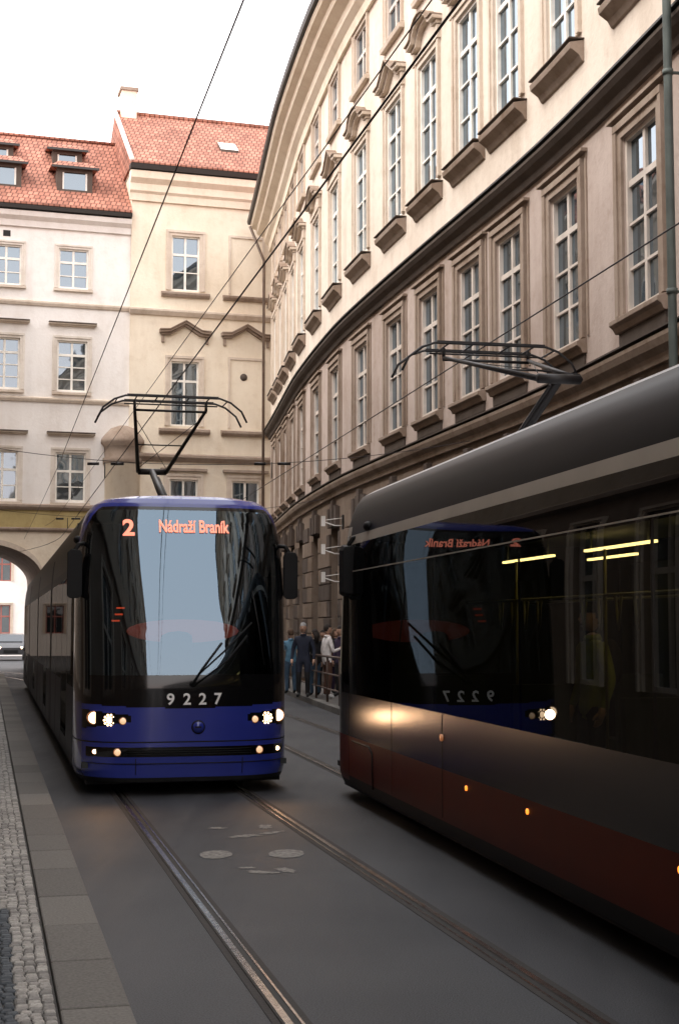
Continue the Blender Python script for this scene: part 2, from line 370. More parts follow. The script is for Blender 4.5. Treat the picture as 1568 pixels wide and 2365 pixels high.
for i,y in enumerate(axes):
    s=RF.at_y(y)
    window(mw,RF,s,W,6.6,9.35,(.25,.50,.73),(),sur='trim_tan',sw=.24,rd=.07)
    window(mw,RF,s,W,11.75,14.75,(.25,.50,.74),(),sur='trim_light',sw=.22,fr='win_frame_white',rd=.08)
    window(mw,RF,s,W,16.45,18.0,(.55,),(),sur='trim_light',sw=.18,rd=.08)
    mw.fbox(RF,s-W/2,s+W/2,-.2,-.19,1.2,4.75,'hole_dark'); mw.fbox(RF,s-.04,s+.04,-.19,-.12,1.2,4.75,'trim_dark'); mw.fbox(RF,s-W/2,s+W/2,-.188,-.13,3.4,3.5,'trim_dark')
    for sg in (-1,1): mw.fbox(RF,s+sg*(W/2+.34)-.035,s+sg*(W/2+.34)+.035,0,.03,6.62,9.66,'trim_tan')
    mw.fbox(RF,s-W/2-.40,s+W/2+.40,0,.12,9.663,9.72,'trim_tan')
    md.sweep(RF,s-W/2-.26,s+W/2+.26,[(0,6.34),(.08,6.34),(.12,6.42),(.18,6.46),(.18,6.53),(0,6.597)],'trim_tan')
    md.fbox(RF,s-W/2-.20,s+W/2+.20,0,.04,6.14,6.338,'trim_dark')
    md.sweep(RF,s-W/2-.32,s+W/2+.32,[(0,11.20),(.04,11.22),(.10,11.32),(.24,11.42),(.26,11.52),(0,11.58)],'trim_tan')
    md.fbox(RF,s-W/2-.34,s+W/2+.34,0,.27,11.582,11.61,'trim_dark')
    hood(md,RF,s,W/2+.34,15.25,'arc' if i%2==0 else 'tri','trim_light','trim_tan',.24,.08)
    md.fbox(RF,s-W/2-.06,s+W/2+.06,0,.05,15.0,15.10,'trim_light')
    md.sweep(RF,s-W/2-.22,s+W/2+.22,[(0,16.27),(.12,16.27),(.15,16.38),(0,16.43)],'trim_light')
    for k in range(-2,3):
        tz=5.5 if k==0 else 5.40-.05*abs(k)
        a0=s+k*.29-.12; md.fbox(RF,a0,a0+.24,0,.13 if k%2==0 else .10,4.75,tz,'trim_dark' if k%2 else 'stone_rust')
mw.obj('windows',pal); md.obj('window_trim',pal,bevel=.008)
mc=MB()
mc.sweep(RF,0,RF.L,[(0,5.60),(.08,5.60),(.11,5.72),(.20,5.80),(.24,5.90),(.24,5.96),(0,6.0)],'trim_tan')
mc.fbox(RF,0,RF.L,0,.27,6.003,6.03,'trim_dark')
mc.sweep(RF,0,RF.L,[(0,9.90),(.08,9.90),(.12,10.0),(.22,10.08),(.28,10.16),(.28,10.22),(0,10.26)],'trim_dark')
mc.fbox(RF,0,RF.L,0,.32,10.263,10.30,'gutter')
mc.sweep(RF,0,RF.L,[(0,18.1),(.10,18.1),(.14,18.35),(.30,18.5),(.34,18.72),(.62,18.86),(.66,19.02),(.86,19.1),(.92,19.22),(0,19.26)],'stucco_yellowish')
mc.sweep(RF,0,RF.L,[(0,19.262),(1.02,19.262),(1.06,19.40),(.98,19.42),(0,19.36)],'gutter')
mc.sweep(RF,0,RF.L,[(.95,19.425),(.95,19.5),(-5,23.4),(-10.5,19.5),(-10.5,19.425)],'roof_tiles')
mc.fbox(RF,RF.L-.05,RF.L,-10,-.01,0,19.2,'stucco_cream'); mc.fbox(RF,0,.05,-10,-.01,0,19.2,'stucco_cream')
mc.obj('cornices_and_roof',pal)
mr_=MB()
for c in range(11):
    z=.25+c*.485; q=0.3+(c%2)*.55
    if z+.46>5.55: break
    while q<RF.L-1.2:
        e=q+1.07
        segs=[(q,e)]
        for y in axes:
            s=RF.at_y(y); h0,h1=s-W/2-.02,s+W/2+.02
            if not (z<4.75 and z+.46>1.2): continue
            ns=[]
            for a,b in segs:
                if b<=h0 or a>=h1: ns.append((a,b))
                else:
                    if h0-a>.12: ns.append((a,h0))
                    if b-h1>.12: ns.append((h1,b))
            segs=ns
        top=z>4.6
        for a,b in segs:
            if top and any(abs((a+b)/2-RF.at_y(y))<1.3 for y in axes): continue
            mr_.fbox(RF,a,b,0,.05+.02*random.random(),z,z+.45,'stone_rust' if random.random()<.55 else 'stone_tan')
        q+=1.11
mr_.obj('rusticated_blocks',pal,bevel=.012)
mp=MB()
s=RF.at_y(18.7); mp.tube([RF.pt(s,.40,z) for z in (0.1,6.0,12,18.4)],.06,'green_pipe',12)
for z in (3,6.3,9.3,12.5,15.5): mp.tube([RF.pt(s,.40,z),RF.pt(s,.40,z+.07)],.075,'green_pipe',12); mp.fbox(RF,s-.02,s+.02,0,.34,z+.02,z+.05,'green_pipe')
s=RF.L-.35; mp.tube([RF.pt(s,.34,.1),RF.pt(s,.34,17.6),RF.pt(s,.95,19.1)],.06,'brown_pipe',8)
mp.obj('downpipes',pal)

wb=empty('wall_sign_bracket'); mb=MB()
s=RF.at_y(39.4)
for z in (4.8,4.02,3.25):
    mb.tube([RF.pt(s,0,z-.1),RF.pt(s,.25,z-.1),RF.pt(s,.55,z)],.018,'white_plate',6)
    mb.tube([RF.pt(s,0,z+.12),RF.pt(s,.5,z+.05)],.012,'white_plate',6)
    mb.fbox(RF,s-.05,s+.05,.52,.62,z-.12,z+.16,'white_plate')
    mb.fbox(RF,s-.08,s+.08,.0,.04,z-.2,z+.2,'black_metal')
mb.obj('brackets',wb)

# ---------------------------------------------------------------- back buildings A and B
CX,CY=-8.95,60.0
tl=math.hypot(1,.3)
class Sh:
    def __init__(s,o): s.o=o
    def pt(s,q,d,z):
        ux,uy=1/tl,.3/tl; off=s.o
        return (CX+ux*q+uy*(off+d),CY+uy*q-ux*(off+d),z)
FA=Sh(0); FB=Sh(.14)
A=empty('arched_gate_building'); mb=MB(); mb.zc=[5.95,6.9]
def amat(z): return 'stucco_yellowish' if z<5.95 else ('band_yellow' if z<6.9 else 'stucco_white')
wa=[-13.6,-10.8,-8.0,-5.2,-2.42]; cols=[]; WA=1.24
a0,a1,asp,atop=-8.7,-3.5,3.9,5.35
for q in wa: cols.append((q-WA/2,q+WA/2,[(7.15,9.2),(11.8,13.95),(16.2,17.9)]))
wall(mb,FA,-15,0,6.9,19.0,cols,amat)
def lowstrip(p,q,zl): 
    for k0,k1 in ((zl,5.95),(5.95,6.9)):
        mb.add([FA.pt(p,0,k0),FA.pt(q,0,k0),FA.pt(q,0,k1),FA.pt(p,0,k1)],[(0,1,2,3)],amat((k0+k1)/2))
lowstrip(-15,a0,0); lowstrip(a1,0,0)
N=24; ac=(a0+a1)/2; ar=(a1-a0)/2
arc=[(ac-ar*math.cos(math.pi*i/N),asp+(atop-asp)*math.sin(math.pi*i/N)) for i in range(N+1)]
for i in range(N):
    (p,zp),(q,zq)=arc[i],arc[i+1]
    mb.add([FA.pt(p,0,zp),FA.pt(q,0,zq),FA.pt(q,0,5.95),FA.pt(p,0,5.95)],[(0,1,2,3)],'stucco_yellowish')
    mb.add([FA.pt(p,0,5.95),FA.pt(q,0,5.95),FA.pt(q,0,6.9),FA.pt(p,0,6.9)],[(0,1,2,3)],'band_yellow')
    mb.add([FA.pt(p,0,zp),FA.pt(q,0,zq),FA.pt(q,-8,zq),FA.pt(p,-8,zp)],[(0,1,2,3)],'trim_tan')
for q in (a0,a1): mb.add([FA.pt(q,0,0),FA.pt(q,-8,0),FA.pt(q,-8,asp),FA.pt(q,0,asp)],[(0,1,2,3)],'trim_tan')
mb.fbox(FA,-15,a0,-8.05,-8,0,19,'stucco_white'); mb.fbox(FA,a1,0,-8.05,-8,0,19,'stucco_white'); mb.fbox(FA,a0,a1,-8.05,-8,5.4,19,'stucco_white')
mb.obj('walls',A,recalc=False)
mb=MB()
ribbon(mb,FA,[(p,z) for p,z in arc],.22,0,.07,'trim_light')
for q in wa:
    window(mb,FA,q,WA,7.15,9.2,(.30,.62),(),fr='win_frame_white',sur='trim_white',sw=.2,rd=.04)
    window(mb,FA,q,WA,11.8,13.95,(.24,.48,.72),(),fr='win_frame_white',sur='trim_white',sw=.2,rd=.04)
    window(mb,FA,q,WA,16.2,17.9,(.32,.66),(),fr='win_frame_white',sur='trim_white',sw=.17,rd=.04)
    hood(mb,FA,q,1.0,14.62,'flat','trim_light','trim_dark',.2,.06); hood(mb,FA,q,1.0,9.95,'flat','trim_light','trim_dark',.2,.06)
    for z in (7.0,11.66,16.08): mb.fbox(FA,q-.82,q+.82,0,.12,z-.02,z+.08,'trim_light')
    if q in (-5.2,-10.8): mb.fbox(FA,q-.15,q+.15,-.0,.02,18.25,18.5,'hole_dark')
mb.sweep(FA,-15,0,[(0,15.37),(.06,15.37),(.11,15.48),(.11,15.55),(0,15.60)],'trim_light')
mb.sweep(FA,-15,0,[(0,11.29),(.06,11.29),(.11,11.4),(.11,11.46),(0,11.51)],'trim_light')
mb.sweep(FA,-15,0,[(0,6.75),(.1,6.75),(.2,6.87),(.2,6.96),(0,7.02)],'trim_tan')
mb.sweep(FA,-15,0,[(0,5.85),(.08,5.85),(.14,5.93),(.14,5.99),(0,6.03)],'trim_tan')
mb.sweep(FA,-15,-.02,[(0,18.7),(.1,18.7),(.16,18.95),(.34,19.1),(.40,19.3),(0,19.36)],'stucco_white')
mb.sweep(FA,-15,-.02,[(0,19.362),(.5,19.362),(.54,19.52),(0,19.56)],'gutter')
mb.sweep(FA,-15,-.02,[(.47,19.565),(.47,19.64),(-5,24.3),(-8.6,19.64),(-8.6,19.565)],'roof_tiles')
mb.tube([FA.pt(-15,-5,24.34),FA.pt(-.02,-5,24.34)],.1,'roof_tiles',8)
mb.obj('trim_windows_roof',A)
mb=MB()
def dormer(F,q,d,zb,w,h):
    mb.fbox(F,q-w/2,q-w/2+.22,d-1.2,d,zb,zb+h,'trim_dark'); mb.fbox(F,q+w/2-.22,q+w/2,d-1.2,d,zb,zb+h,'trim_dark')
    mb.fbox(F,q-w/2+.22,q+w/2-.22,d-1.2,d-.003,zb+h-.2,zb+h,'trim_dark'); mb.fbox(F,q-w/2+.22,q+w/2-.22,d-1.2,d-.003,zb,zb+.16,'trim_dark')
    mb.fbox(F,q-w/2+.22,q+w/2-.22,d-.2,d-.1,zb+.16,zb+h-.2,'glass')
    for a,b in ((-w/2+.22,-w/2+.29),(w/2-.29,w/2-.22)): mb.fbox(F,q+a,q+b,d-.1,d-.04,zb+.16,zb+h-.2,'win_frame_white')
    e=.26; zt=zb+h
    P=[F.pt(q-w/2-e,d+.22,zt),F.pt(q+w/2+e,d+.22,zt),F.pt(q+w/2+e,d-1.9,zt+.30),F.pt(q-w/2-e,d-1.9,zt+.30),F.pt(q-w/2+.1,d-.45,zt+.42),F.pt(q+w/2-.1,d-.45,zt+.42),F.pt(q+w/2-.1,d-1.9,zt+.62),F.pt(q-w/2+.1,d-1.9,zt+.62)]
    mb.add(P,[(3,2,1,0),(0,1,5,4),(1,2,6,5),(3,0,4,7),(4,5,6,7),(2,3,7,6)],'roof_tiles')
    mb.fbox(F,q-w/2-e,q+w/2+e,d+.20,d+.26,zt-.09,zt+.01,'gutter')
    mb.fbox(F,q-w/2-.18,q+w/2+.18,d+.0,d+.10,zb-.12,zb-.01,'trim_dark')
for q in (-2.35,-5.35,-8.3,-11.2):
    dormer(FA,q,-.65,20.52,1.5,1.12)
    dormer(FA,q-.12,-2.85,22.40,1.3,.74)
mb.obj('dormers',A)

B=empty('stucco_town_house'); mb=MB(); WB=1.22
cols=[(2.35-WB/2,2.35+WB/2,[(6.3,8.2),(10.5,13.3),(16.4,18.8)]),(5.05-WB/2,5.05+WB/2,[(6.3,8.2)])]
mb.zc=[9.2]
wall(mb,FB,0,9,0,21.0,cols,lambda z:'stucco_yellowish')
mb.obj('walls',B,recalc=False)
mb=MB()
mb.fbox(FB,0,.05,-11,-.003,0,21.6,'stucco_yellowish')
mb.add([FB.pt(0,0,21.5),FB.pt(0,-5.2,25.65),FB.pt(0,-11,21.5)],[(0,1,2)],'stucco_cream')
window(mb,FB,2.35,WB,16.4,18.8,(.34,.66),(),fr='win_frame_white',sur='trim_light',sw=.24,rd=.04)
window(mb,FB,2.35,WB,10.5,13.3,(.36,.70),(),fr='win_frame_white',sur='trim_light',sw=.24,rd=.04)
for q in (2.35,5.05):
    window(mb,FB,q,WB,6.3,8.2,(.5,),(),fr='win_frame_white',sur='trim_light',sw=.24,rd=.04)
    hood(mb,FB,q,1.12,14.5,'tri','trim_tan','trim_tan',.3)
    mb.sweep(FB,q-1.05,q+1.05,[(0,16.09),(.12,16.09),(.2,16.2),(.2,16.28),(0,16.34)],'trim_tan')
    mb.sweep(FB,q-1.1,q+1.1,[(0,10.14),(.14,10.14),(.24,10.24),(.24,10.34),(0,10.40)],'trim_tan')
    mb.fbox(FB,q-1.0,q+1.0,0,.2,8.55,8.66,'trim_tan')
for z0,z1 in ((16.4,18.9),(10.5,13.5)):
    q=5.05
    for (a,b,c,d) in ((q-.8,q-.7,z0,z1),(q+.7,q+.8,z0,z1),(q-.8,q+.8,z1,z1+.1)): mb.fbox(FB,a,b,0,.05,c,d,'trim_light')
mb.tube([FB.pt(4.95,0.0,12.75),FB.pt(4.95,.02,12.75)],.16,'trim_dark',14)
mb.sweep(FB,-.05,9,[(0,15.25),(.08,15.25),(.2,15.42),(.2,15.5),(0,15.56)],'trim_light')
mb.sweep(FB,-.05,9,[(0,8.95),(.1,8.95),(.26,9.12),(.26,9.22),(0,9.3)],'trim_tan')
mb.sweep(FB,-.12,9,[(0,20.2),(.1,20.2),(.14,20.5),(.24,20.6),(.26,20.9),(.46,21.1),(.50,21.4),(0,21.45)],'stucco_yellowish')
mb.sweep(FB,-.15,9,[(0,21.452),(.58,21.452),(.64,21.66),(0,21.7)],'gutter')
mb.sweep(FB,-.1,9,[(.56,21.705),(.56,21.78),(-5.2,25.9),(-11,21.78),(-11,21.705)],'roof_tiles')
mb.tube([FB.pt(-.1,-5.2,25.94),FB.pt(9,-5.2,25.94)],.11,'roof_tiles',8)
mb.tube([FB.pt(-.08,.5,21.83),FB.pt(-.08,-5.2,25.95)],.11,'stucco_white',6)
mb.fbox(FB,.15,.85,-5.6,-4.7,24.9,26.85,'stucco_yellowish'); mb.fbox(FB,.08,.92,-5.68,-4.62,26.852,27.0,'trim_tan')
mb.fbox(FB,.2,.34,-5.3,-5.0,27.0,27.15,'trim_dark')
sk=lambda q,dd,h: FB.pt(q,-dd,21.8+(dd+.56)*.7153+h)
P=[sk(4.2,1.5,.1),sk(5.0,1.5,.1),sk(5.0,2.3,.1),sk(4.2,2.3,.1)]; Q=[sk(4.2,1.5,-.1),sk(5.0,1.5,-.1),sk(5.0,2.3,-.1),sk(4.2,2.3,-.1)]
mb.add(P+Q,[(0,1,2,3),(0,1,5,4),(1,2,6,5),(2,3,7,6),(3,0,4,7)],['white_plate','trim_dark','trim_dark','trim_dark','trim_dark'])
mb.obj('trim_windows_roof',B)
mb=MB()
def ring(c,r,z,n=20): 
    o=FA.pt(c,0,0); return [(o[0]+r*math.cos(2*math.pi*k/n),o[1]+r*math.sin(2*math.pi*k/n),z) for k in range(n)]
pr=[(.74,0),(.74,8.7),(.82,8.75),(.84,9.0),(.76,9.05),(.78,9.5),(.92,9.65),(.92,9.8),(.74,10.05),(.5,10.3),(.2,10.42),(.02,10.45)]
vs=[];fs=[]
for r,z in pr: vs+=ring(-.25,r,z)
for i in range(len(pr)-1):
    for k in range(20): fs.append((i*20+k,i*20+(k+1)%20,(i+1)*20+(k+1)%20,(i+1)*20+k))
mb.add(vs,fs,['stucco_yellowish' if i//20<2 else ('stone_tan' if 2<=i//20<5 else 'trim_tan') for i in range(len(fs))],True)
mb.obj('round_buttress',B)

C=empty('distant_town_house'); mb=MB()
FC=Path([(-34+1.0*q,92+.3*q) for q in range(0,30)],-1)
cs=[(q-.6,q+.6,[(z,z+1.9) for z in (1.5,5,8.5,12)]) for q in np.arange(1.5,28,2.6)]
wall(mb,FC,0,FC.L,0,15,cs,'stucco_white'); mb.obj('walls',C,recalc=False); mb=MB()
for a,b,hs in cs:
    for z0,z1 in hs: window(mb,FC,(a+b)/2,1.2,z0,z1,(.6,),(),fr='red_frame',sur='trim_light')
mb.sweep(FC,0,FC.L,[(0,14.6),(.5,15),(.5,15.2),(-5,19),(-6,15)],'roof_tiles')
mb.obj('windows_roof',C)

Lb=empty('street_side_building'); mb=MB(); mb.zc=[4.6]
FL=Path([(-.835-.247*y,y) for y in np.arange(-14,55.1,1)],-1)
axl=[FL.s[0]+2+3.0*k for k in range(24)]
cs=[(q-.6,q+.6,[(1,3.8),(5.8,8.2),(9.6,12),(13.3,15.2)]) for q in axl if q+.6<FL.L]
wall(mb,FL,0,FL.L,0,17,cs,lambda z:'stone_tan' if z<4.6 else 'stucco_left'); mb.obj('walls',Lb,recalc=False); mb=MB()
for a,b,hs in cs:
    for z0,z1 in hs: window(mb,FL,(a+b)/2,1.2,z0,z1,(.6,),(),sur='trim_light')
    hood(mb,FL,(a+b)/2,.95,8.7,'flat','trim_light','trim_dark',.25)
mb.sweep(FL,0,FL.L,[(0,4.4),(.14,4.5),(.14,4.62),(0,4.7)],'trim_tan')
mb.sweep(FL,0,FL.L,[(0,16.4),(.12,16.5),(.2,16.8),(.5,17),(.5,17.2),(0,17.25)],'trim_light')
mb.sweep(FL,0,FL.L,[(.55,17.26),(.55,17.34),(-5,21),(-10,17.26)],'roof_tiles')
mb.fbox(FL,0,.05,-10,-.01,0,17,'stucco_left'); mb.fbox(FL,FL.L-.05,FL.L,-10,-.01,0,17,'stucco_left')
mb.obj('trim_windows_roof',Lb)

# ---------------------------------------------------------------- ground, road, tracks, pavements
mb=MB(); mb.add([(-300,-200,-.03),(300,-200,-.03),(300,500,-.03),(-300,500,-.03)],[(0,1,2,3)],'asphalt'); mb.obj('ground',recalc=False)
xk=lambda y:-2.76-.247*(y-14.07)
RK=smooth_path([(14,-20),(8.0,-5),(4.4,8.5),(3.1,15),(2.1,20),(.05,30.3),(-1.25,38.7),(-3.0,50),(-4.4,60)],-20,60,1,4)
def rk(y): return float(np.interp(y,RK.p[:,1],RK.p[:,0]))
mb=MB(); ys=list(np.arange(-20,110,2.0))
for a,b in zip(ys[:-1],ys[1:]):
    mb.add([(xk(a)-3,a,0),(rk(min(a,60))+3-max(0,a-60)*.25,a,0),(rk(min(b,60))+3-max(0,b-60)*.25,b,0),(xk(b)-3,b,0)],[(0,1,2,3)],'asphalt')
road=mb.obj('road',recalc=False)
t1=lambda y:2.175-.242*y-(.012*(y-46)**2 if y>46 else 0)
t2=lambda y:4.62-.21*y-(.038*(y-46)**2 if y>46 else 0)
def track(name,fn,y0,y1):
    e=empty(name); P=Path([(fn(y),y) for y in np.arange(y0,y1,1.0)],-1); mb=MB()
    for sg in (-1,1):
        c=sg*.7175
        o=lambda d:c+sg*d
        def st(da,db,z0,z1,m):
            a,b=sorted((o(da),o(db))); mb.fbox(P,0,P.L,a,b,z0,z1,m,1.0)
        st(.040,.080,-.02,.004,'rail_joint'); st(.026,.040,-.02,.011,'rail_joint'); st(-.012,.026,-.02,.012,'steel_rail'); st(-.052,-.012,-.02,.003,'rail_groove'); st(-.066,-.052,-.02,.009,'steel_rail'); st(-.105,-.066,-.02,.004,'rail_joint')
    mb.obj('rails',e); return e
track('tram_track',t1,-12,64); track('tram_track',t2,-12,60)
KL=Path([(xk(y),y) for y in np.arange(-6,58,1.0)],1)
sw=empty('sidewalk'); mb=MB()
q=0
while q<KL.L-1.2:
    L=.85+.35*random.random(); mb.fbox(KL,q,q+L-.012,.002,.33,-.02,.10+.004*random.random(),'kerb_granite',2); q+=L
mb.obj('kerb_stones',sw,bevel=.012)
mb=MB(); mb.fbox(KL,0,KL.L,.335,1.6,-.02,.082,'paving_bed'); mb.obj('paving_bed',sw)
mb=MB()
q0=KL.at_y(4.5); q1=KL.at_y(40)
q=q0
while q<q1:
    st=.060 if q<KL.at_y(24) else .12
    y=KL.pt(q,0,0)[1]; d=.345; n=0
    while d<1.5:
        w=st*(.85+.3*random.random()); dark=(d>.50 and y<9.3 and y>5)
        jj=lambda a:a+random.uniform(-.003,.003)
        h=.098+random.uniform(-.002,.002); g=.0035
        off=.02*math.sin(n*.9)
        a,b,c,e_=jj(q+g+off),jj(q+st-g+off),jj(d+g),jj(d+w-g)
        vs=[KL.pt(a,c,.08),KL.pt(b,c,.08),KL.pt(b,e_,.08),KL.pt(a,e_,.08),
            KL.pt(a,c,h-.007),KL.pt(b,c,h-.007),KL.pt(b,e_,h-.007),KL.pt(a,e_,h-.007),
            KL.pt(a+.008,c+.008,h),KL.pt(b-.008,c+.008,h),KL.pt(b-.008,e_-.008,h),KL.pt(a+.008,e_-.008,h)]
        fs=[]
        for k in range(4):
            k2=(k+1)%4; fs+=[(k,k2,4+k2,4+k),(4+k,4+k2,8+k2,8+k)]
        fs.append((8,9,10,11))
        mb.add(vs,fs,'cobble_dark' if dark else 'cobble_light'); d+=w; n+=1
    q+=st
mb.obj('cobblestones',sw,recalc=False)
sw2=empty('sidewalk'); mb=MB()
q=0
while q<RK.L-1.2:
    L=.95+.3*random.random(); mb.fbox(RK,q,q+L-.012,-.25,-.002,-.02,.14,'kerb_granite',2); q+=L
mb.obj('kerb_stones',sw2,bevel=.012)
mb=MB()
for i in range(len(RK.p)-1):
    y0_,y1_=RK.p[i][1],RK.p[i+1][1]
    fa=float(np.interp(y0_,RF.p[:,1],RF.p[:,0])); fb=float(np.interp(y1_,RF.p[:,1],RF.p[:,0]))
    mb.add([(RK.p[i][0]+.26,y0_,.135),(fa+.3,y0_,.135),(fb+.3,y1_,.135),(RK.p[i+1][0]+.26,y1_,.135)],[(0,1,2,3)],'paving_right')
mb.obj('paving',sw2,recalc=False)
mk=empty('road_marking'); mb=MB()
def blob(cx,cy,rx,ry,z=.004,n=26,irr=.12,rot=0):
    vs=[]
    for k in range(n):
        a=2*math.pi*k/n; r=1+random.uniform(-irr,irr); x=rx*r*math.cos(a);y=ry*r*math.sin(a)
        vs.append((cx+x*math.cos(rot)-y*math.sin(rot),cy+x*math.sin(rot)+y*math.cos(rot),z))
    mb.add(vs,[tuple(range(n))],'road_paint')
blob(-1.02,11.95,.135,.22,irr=.05); blob(-.44,12.0,.15,.22,irr=.05)
blob(-.85,13.0,.16,.07,irr=.35,rot=.5); blob(-.70,13.6,.06,.14,irr=.3); blob(-1.15,13.5,.09,.06,irr=.35); blob(-.62,13.2,.12,.05,irr=.35,rot=.8)
blob(-.60,11.1,.13,.06,irr=.35,rot=-.4); blob(-.42,11.2,.05,.12,irr=.35,rot=.5); blob(-.72,11.3,.07,.04,irr=.3)
mb.obj('worn_paint',mk,recalc=False)

# ---------------------------------------------------------------- trams
PR=[(1.19,.16),(1.215,.22),(1.23,.28),(1.23,.45),(1.23,.70),(1.23,.85),(1.23,1.0),(1.23,1.16),(1.23,1.6),(1.23,2.1),(1.23,2.46),(1.228,2.52),(1.222,2.64),(1.21,2.78),(1.20,2.88),(1.185,2.98),(1.155,3.11),(1.11,3.23),(1.04,3.325),(.93,3.385),(.72,3.42),(.38,3.44),(.001,3.45)]
NN=3.6; DD=1.25; SBF=[1.0]
pz=[p[1] for p in PR]; pw=[p[0] for p in PR]
def setback(w,z):
    f=0
    if z<.5: f=(.5-z)*.12
    if z>1.2: f=.56*SBF[0]*((z-1.2)/2.1)**1.35
    if w<1.04: f+=(1-w/1.04)*.30
    return min(f,DD-.12)
def nose_y(x,z):
    w=float(np.interp(z,pz,pw)); D=DD-setback(w,z); r=min(.9999,abs(x)/w)
    return DD-D*(1-r**NN)**(1/NN)
def tram(loc,rz,L,sch,panto_y,name='tram',mir_y=.62):
    SBF[0]=1.0 if sch=='blue' else 1.45
    e=empty(name,loc,rz)
    def fm(x,y,z):
        ax=abs(x)
        if z<.21: return 'tram_matte'
        if sch=='blue':
            main='tram_blue'
            if .43<z<.55 and ax<1.13: return 'tram_black'
            if z<.42: return main
            zb=.975+.05*(ax/1.2)**2
            top=.955-.05*max(0,(1.17-ax))/.46; bot=.745+.07*max(0,1.17-ax)/.46
            if .66<ax<1.17 and bot<z<top: return 'tram_black'
            if abs(ax-.655)<.006 and z<zb: return 'tram_matte'
            if abs(z-.60)<.006: return 'tram_matte'
            if z<zb: return main
            if z<1.30+.06*(ax)**2*.2 or y>DD*.93: return 'tram_black'
            corner=3.29-.5*max(0,(ax-.92)/.30)**2
            if z>corner: return main
            gl=3.25-.8*max(0,(ax-.92)/.24)**3
            if ax<1.10 and z<gl and z>1.34: return 'windshield'
            return 'tram_black'
        else:
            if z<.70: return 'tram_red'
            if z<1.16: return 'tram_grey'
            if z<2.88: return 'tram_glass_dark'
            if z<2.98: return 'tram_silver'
            if z>3.38: return 'tram_rooftop_sky_sheen'
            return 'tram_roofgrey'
    prof=[]
    res=.015 if sch=='blue' else .05
    for i in range(len(PR)-1):
        (w0,z0),(w1,z1)=PR[i],PR[i+1]; n=max(1,int(math.hypot(w1-w0,z1-z0)/res))
        for k in range(n): prof.append((w0+(w1-w0)*k/n,z0+(z1-z0)*k/n))
    prof.append(PR[-1])
    nu=220 if sch=='blue' else 70
    vs=[];fs=[];ms=[]
    for (w,z) in prof:
        D=DD-setback(w,z)
        for k in range(nu+1):
            th=math.pi*(1-k/nu); c,s_=math.cos(th),math.sin(th)
            x=w*math.copysign(abs(c)**(2/NN),c); y=DD-D*abs(s_)**(2/NN)
            vs.append((x,y,z))
    for j in range(len(prof)-1):
        for k in range(nu):
            f=(j*(nu+1)+k,j*(nu+1)+k+1,(j+1)*(nu+1)+k+1,(j+1)*(nu+1)+k)
            cx=sum(vs[q][0] for q in f)/4; cy=sum(vs[q][1] for q in f)/4; cz=sum(vs[q][2] for q in f)/4
            fs.append(f); ms.append(fm(cx,cy,cz))
    nb=MB(); nb.add(vs,fs,ms,True); o=nb.obj('front_shell',e,recalc=False)
    bm=bmesh.new(); bm.from_mesh(o.data); bmesh.ops.remove_doubles(bm,verts=bm.verts,dist=1e-5); bmesh.ops.recalc_face_normals(bm,faces=bm.faces)
    c=sum((f.normal.y*f.calc_area() for f in bm.faces))
    if c>0: bmesh.ops.reverse_faces(bm,faces=bm.faces)
    bm.to_mesh(o.data); bm.free()
    yb=[DD]; kinds=[]
    y=DD
    while y<L-1:
        if sch=='blue': lst=[(.10,'p'),(1.55,'w'),(.06,'p'),(1.45,'d'),(.06,'p'),(1.7,'w'),(.06,'p'),(1.7,'w'),(.10,'p'),(.55,'g')]
        else: lst=[(.40,'p'),(1.5,'w'),(.07,'p'),(1.5,'d'),(.07,'p'),(2.2,'w'),(.05,'p'),(2.2,'w'),(.05,'p'),(2.2,'w'),(.07,'p'),(1.5,'d'),(.08,'p'),(.55,'g')]
        for l,k in lst:
            if y>=L: break
            y=min(L,y+l); yb.append(y); kinds.append(k)
    def sm_(k,z):
        if k=='g': return 'tram_matte' if z<3.0 else ('tram_roofgrey' if sch!='blue' else 'tram_side_cream')
        if sch=='blue':
            if z<.22: return 'tram_matte'
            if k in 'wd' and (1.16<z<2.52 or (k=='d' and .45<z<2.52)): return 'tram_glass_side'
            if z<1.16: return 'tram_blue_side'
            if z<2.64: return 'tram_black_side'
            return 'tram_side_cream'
        if z<.28: return 'tram_matte'
        if z<.70: return 'tram_red'
        if z<1.16: return 'tram_grey'
        if z<2.46: return 'tram_glass' if k in 'wd' else 'tram_glass_dark'
        if z<2.78: return 'tram_glass_dark'
        if z<2.88: return 'tram_silver'
        if z>3.33: return 'tram_rooftop_sky_sheen'
        return 'tram_roofgrey'
    sb=MB()
    for sg in (-1,1):
        vs=[];fs=[];ms=[];k=len(PR)
        for y in yb: vs+=[(sg*w,y,z) for w,z in PR]
        for i in range(len(yb)-1):
            for j in range(k-1):
                fs.append((i*k+j,(i+1)*k+j,(i+1)*k+j+1,i*k+j+1)); ms.append(sm_(kinds[i],(PR[j][1]+PR[j+1][1])/2))
        if sg<0: fs=[f[::-1] for f in fs]
        sb.add(vs,fs,ms,True)
    sb.add([(w,L,z) for w,z in PR]+[(-w,L,z) for w,z in PR],[tuple(range(len(PR)))+tuple(range(2*len(PR)-1,len(PR)-1,-1))],'tram_matte')
    sb.obj('body_shell',e,recalc=False)
    ib=MB()
    ib.box(-1.17,1.17,.35,L-.05,.30,.36,'interior_dark')
    for y0 in np.arange(2.2,L-2,6.5):
        ib.box(-1.0,1.0,y0-.9,y0+.9,.12,.30,'tram_matte')
        for dy in (-.65,.65):
            for sg in (-1,1): ib.tube([(sg*.66,y0+dy,.30),(sg*.78,y0+dy,.30)],.285,'tram_matte',20)
    ib.box(-1.12,1.12,.5,L-.2,.10,.155,'tram_matte')
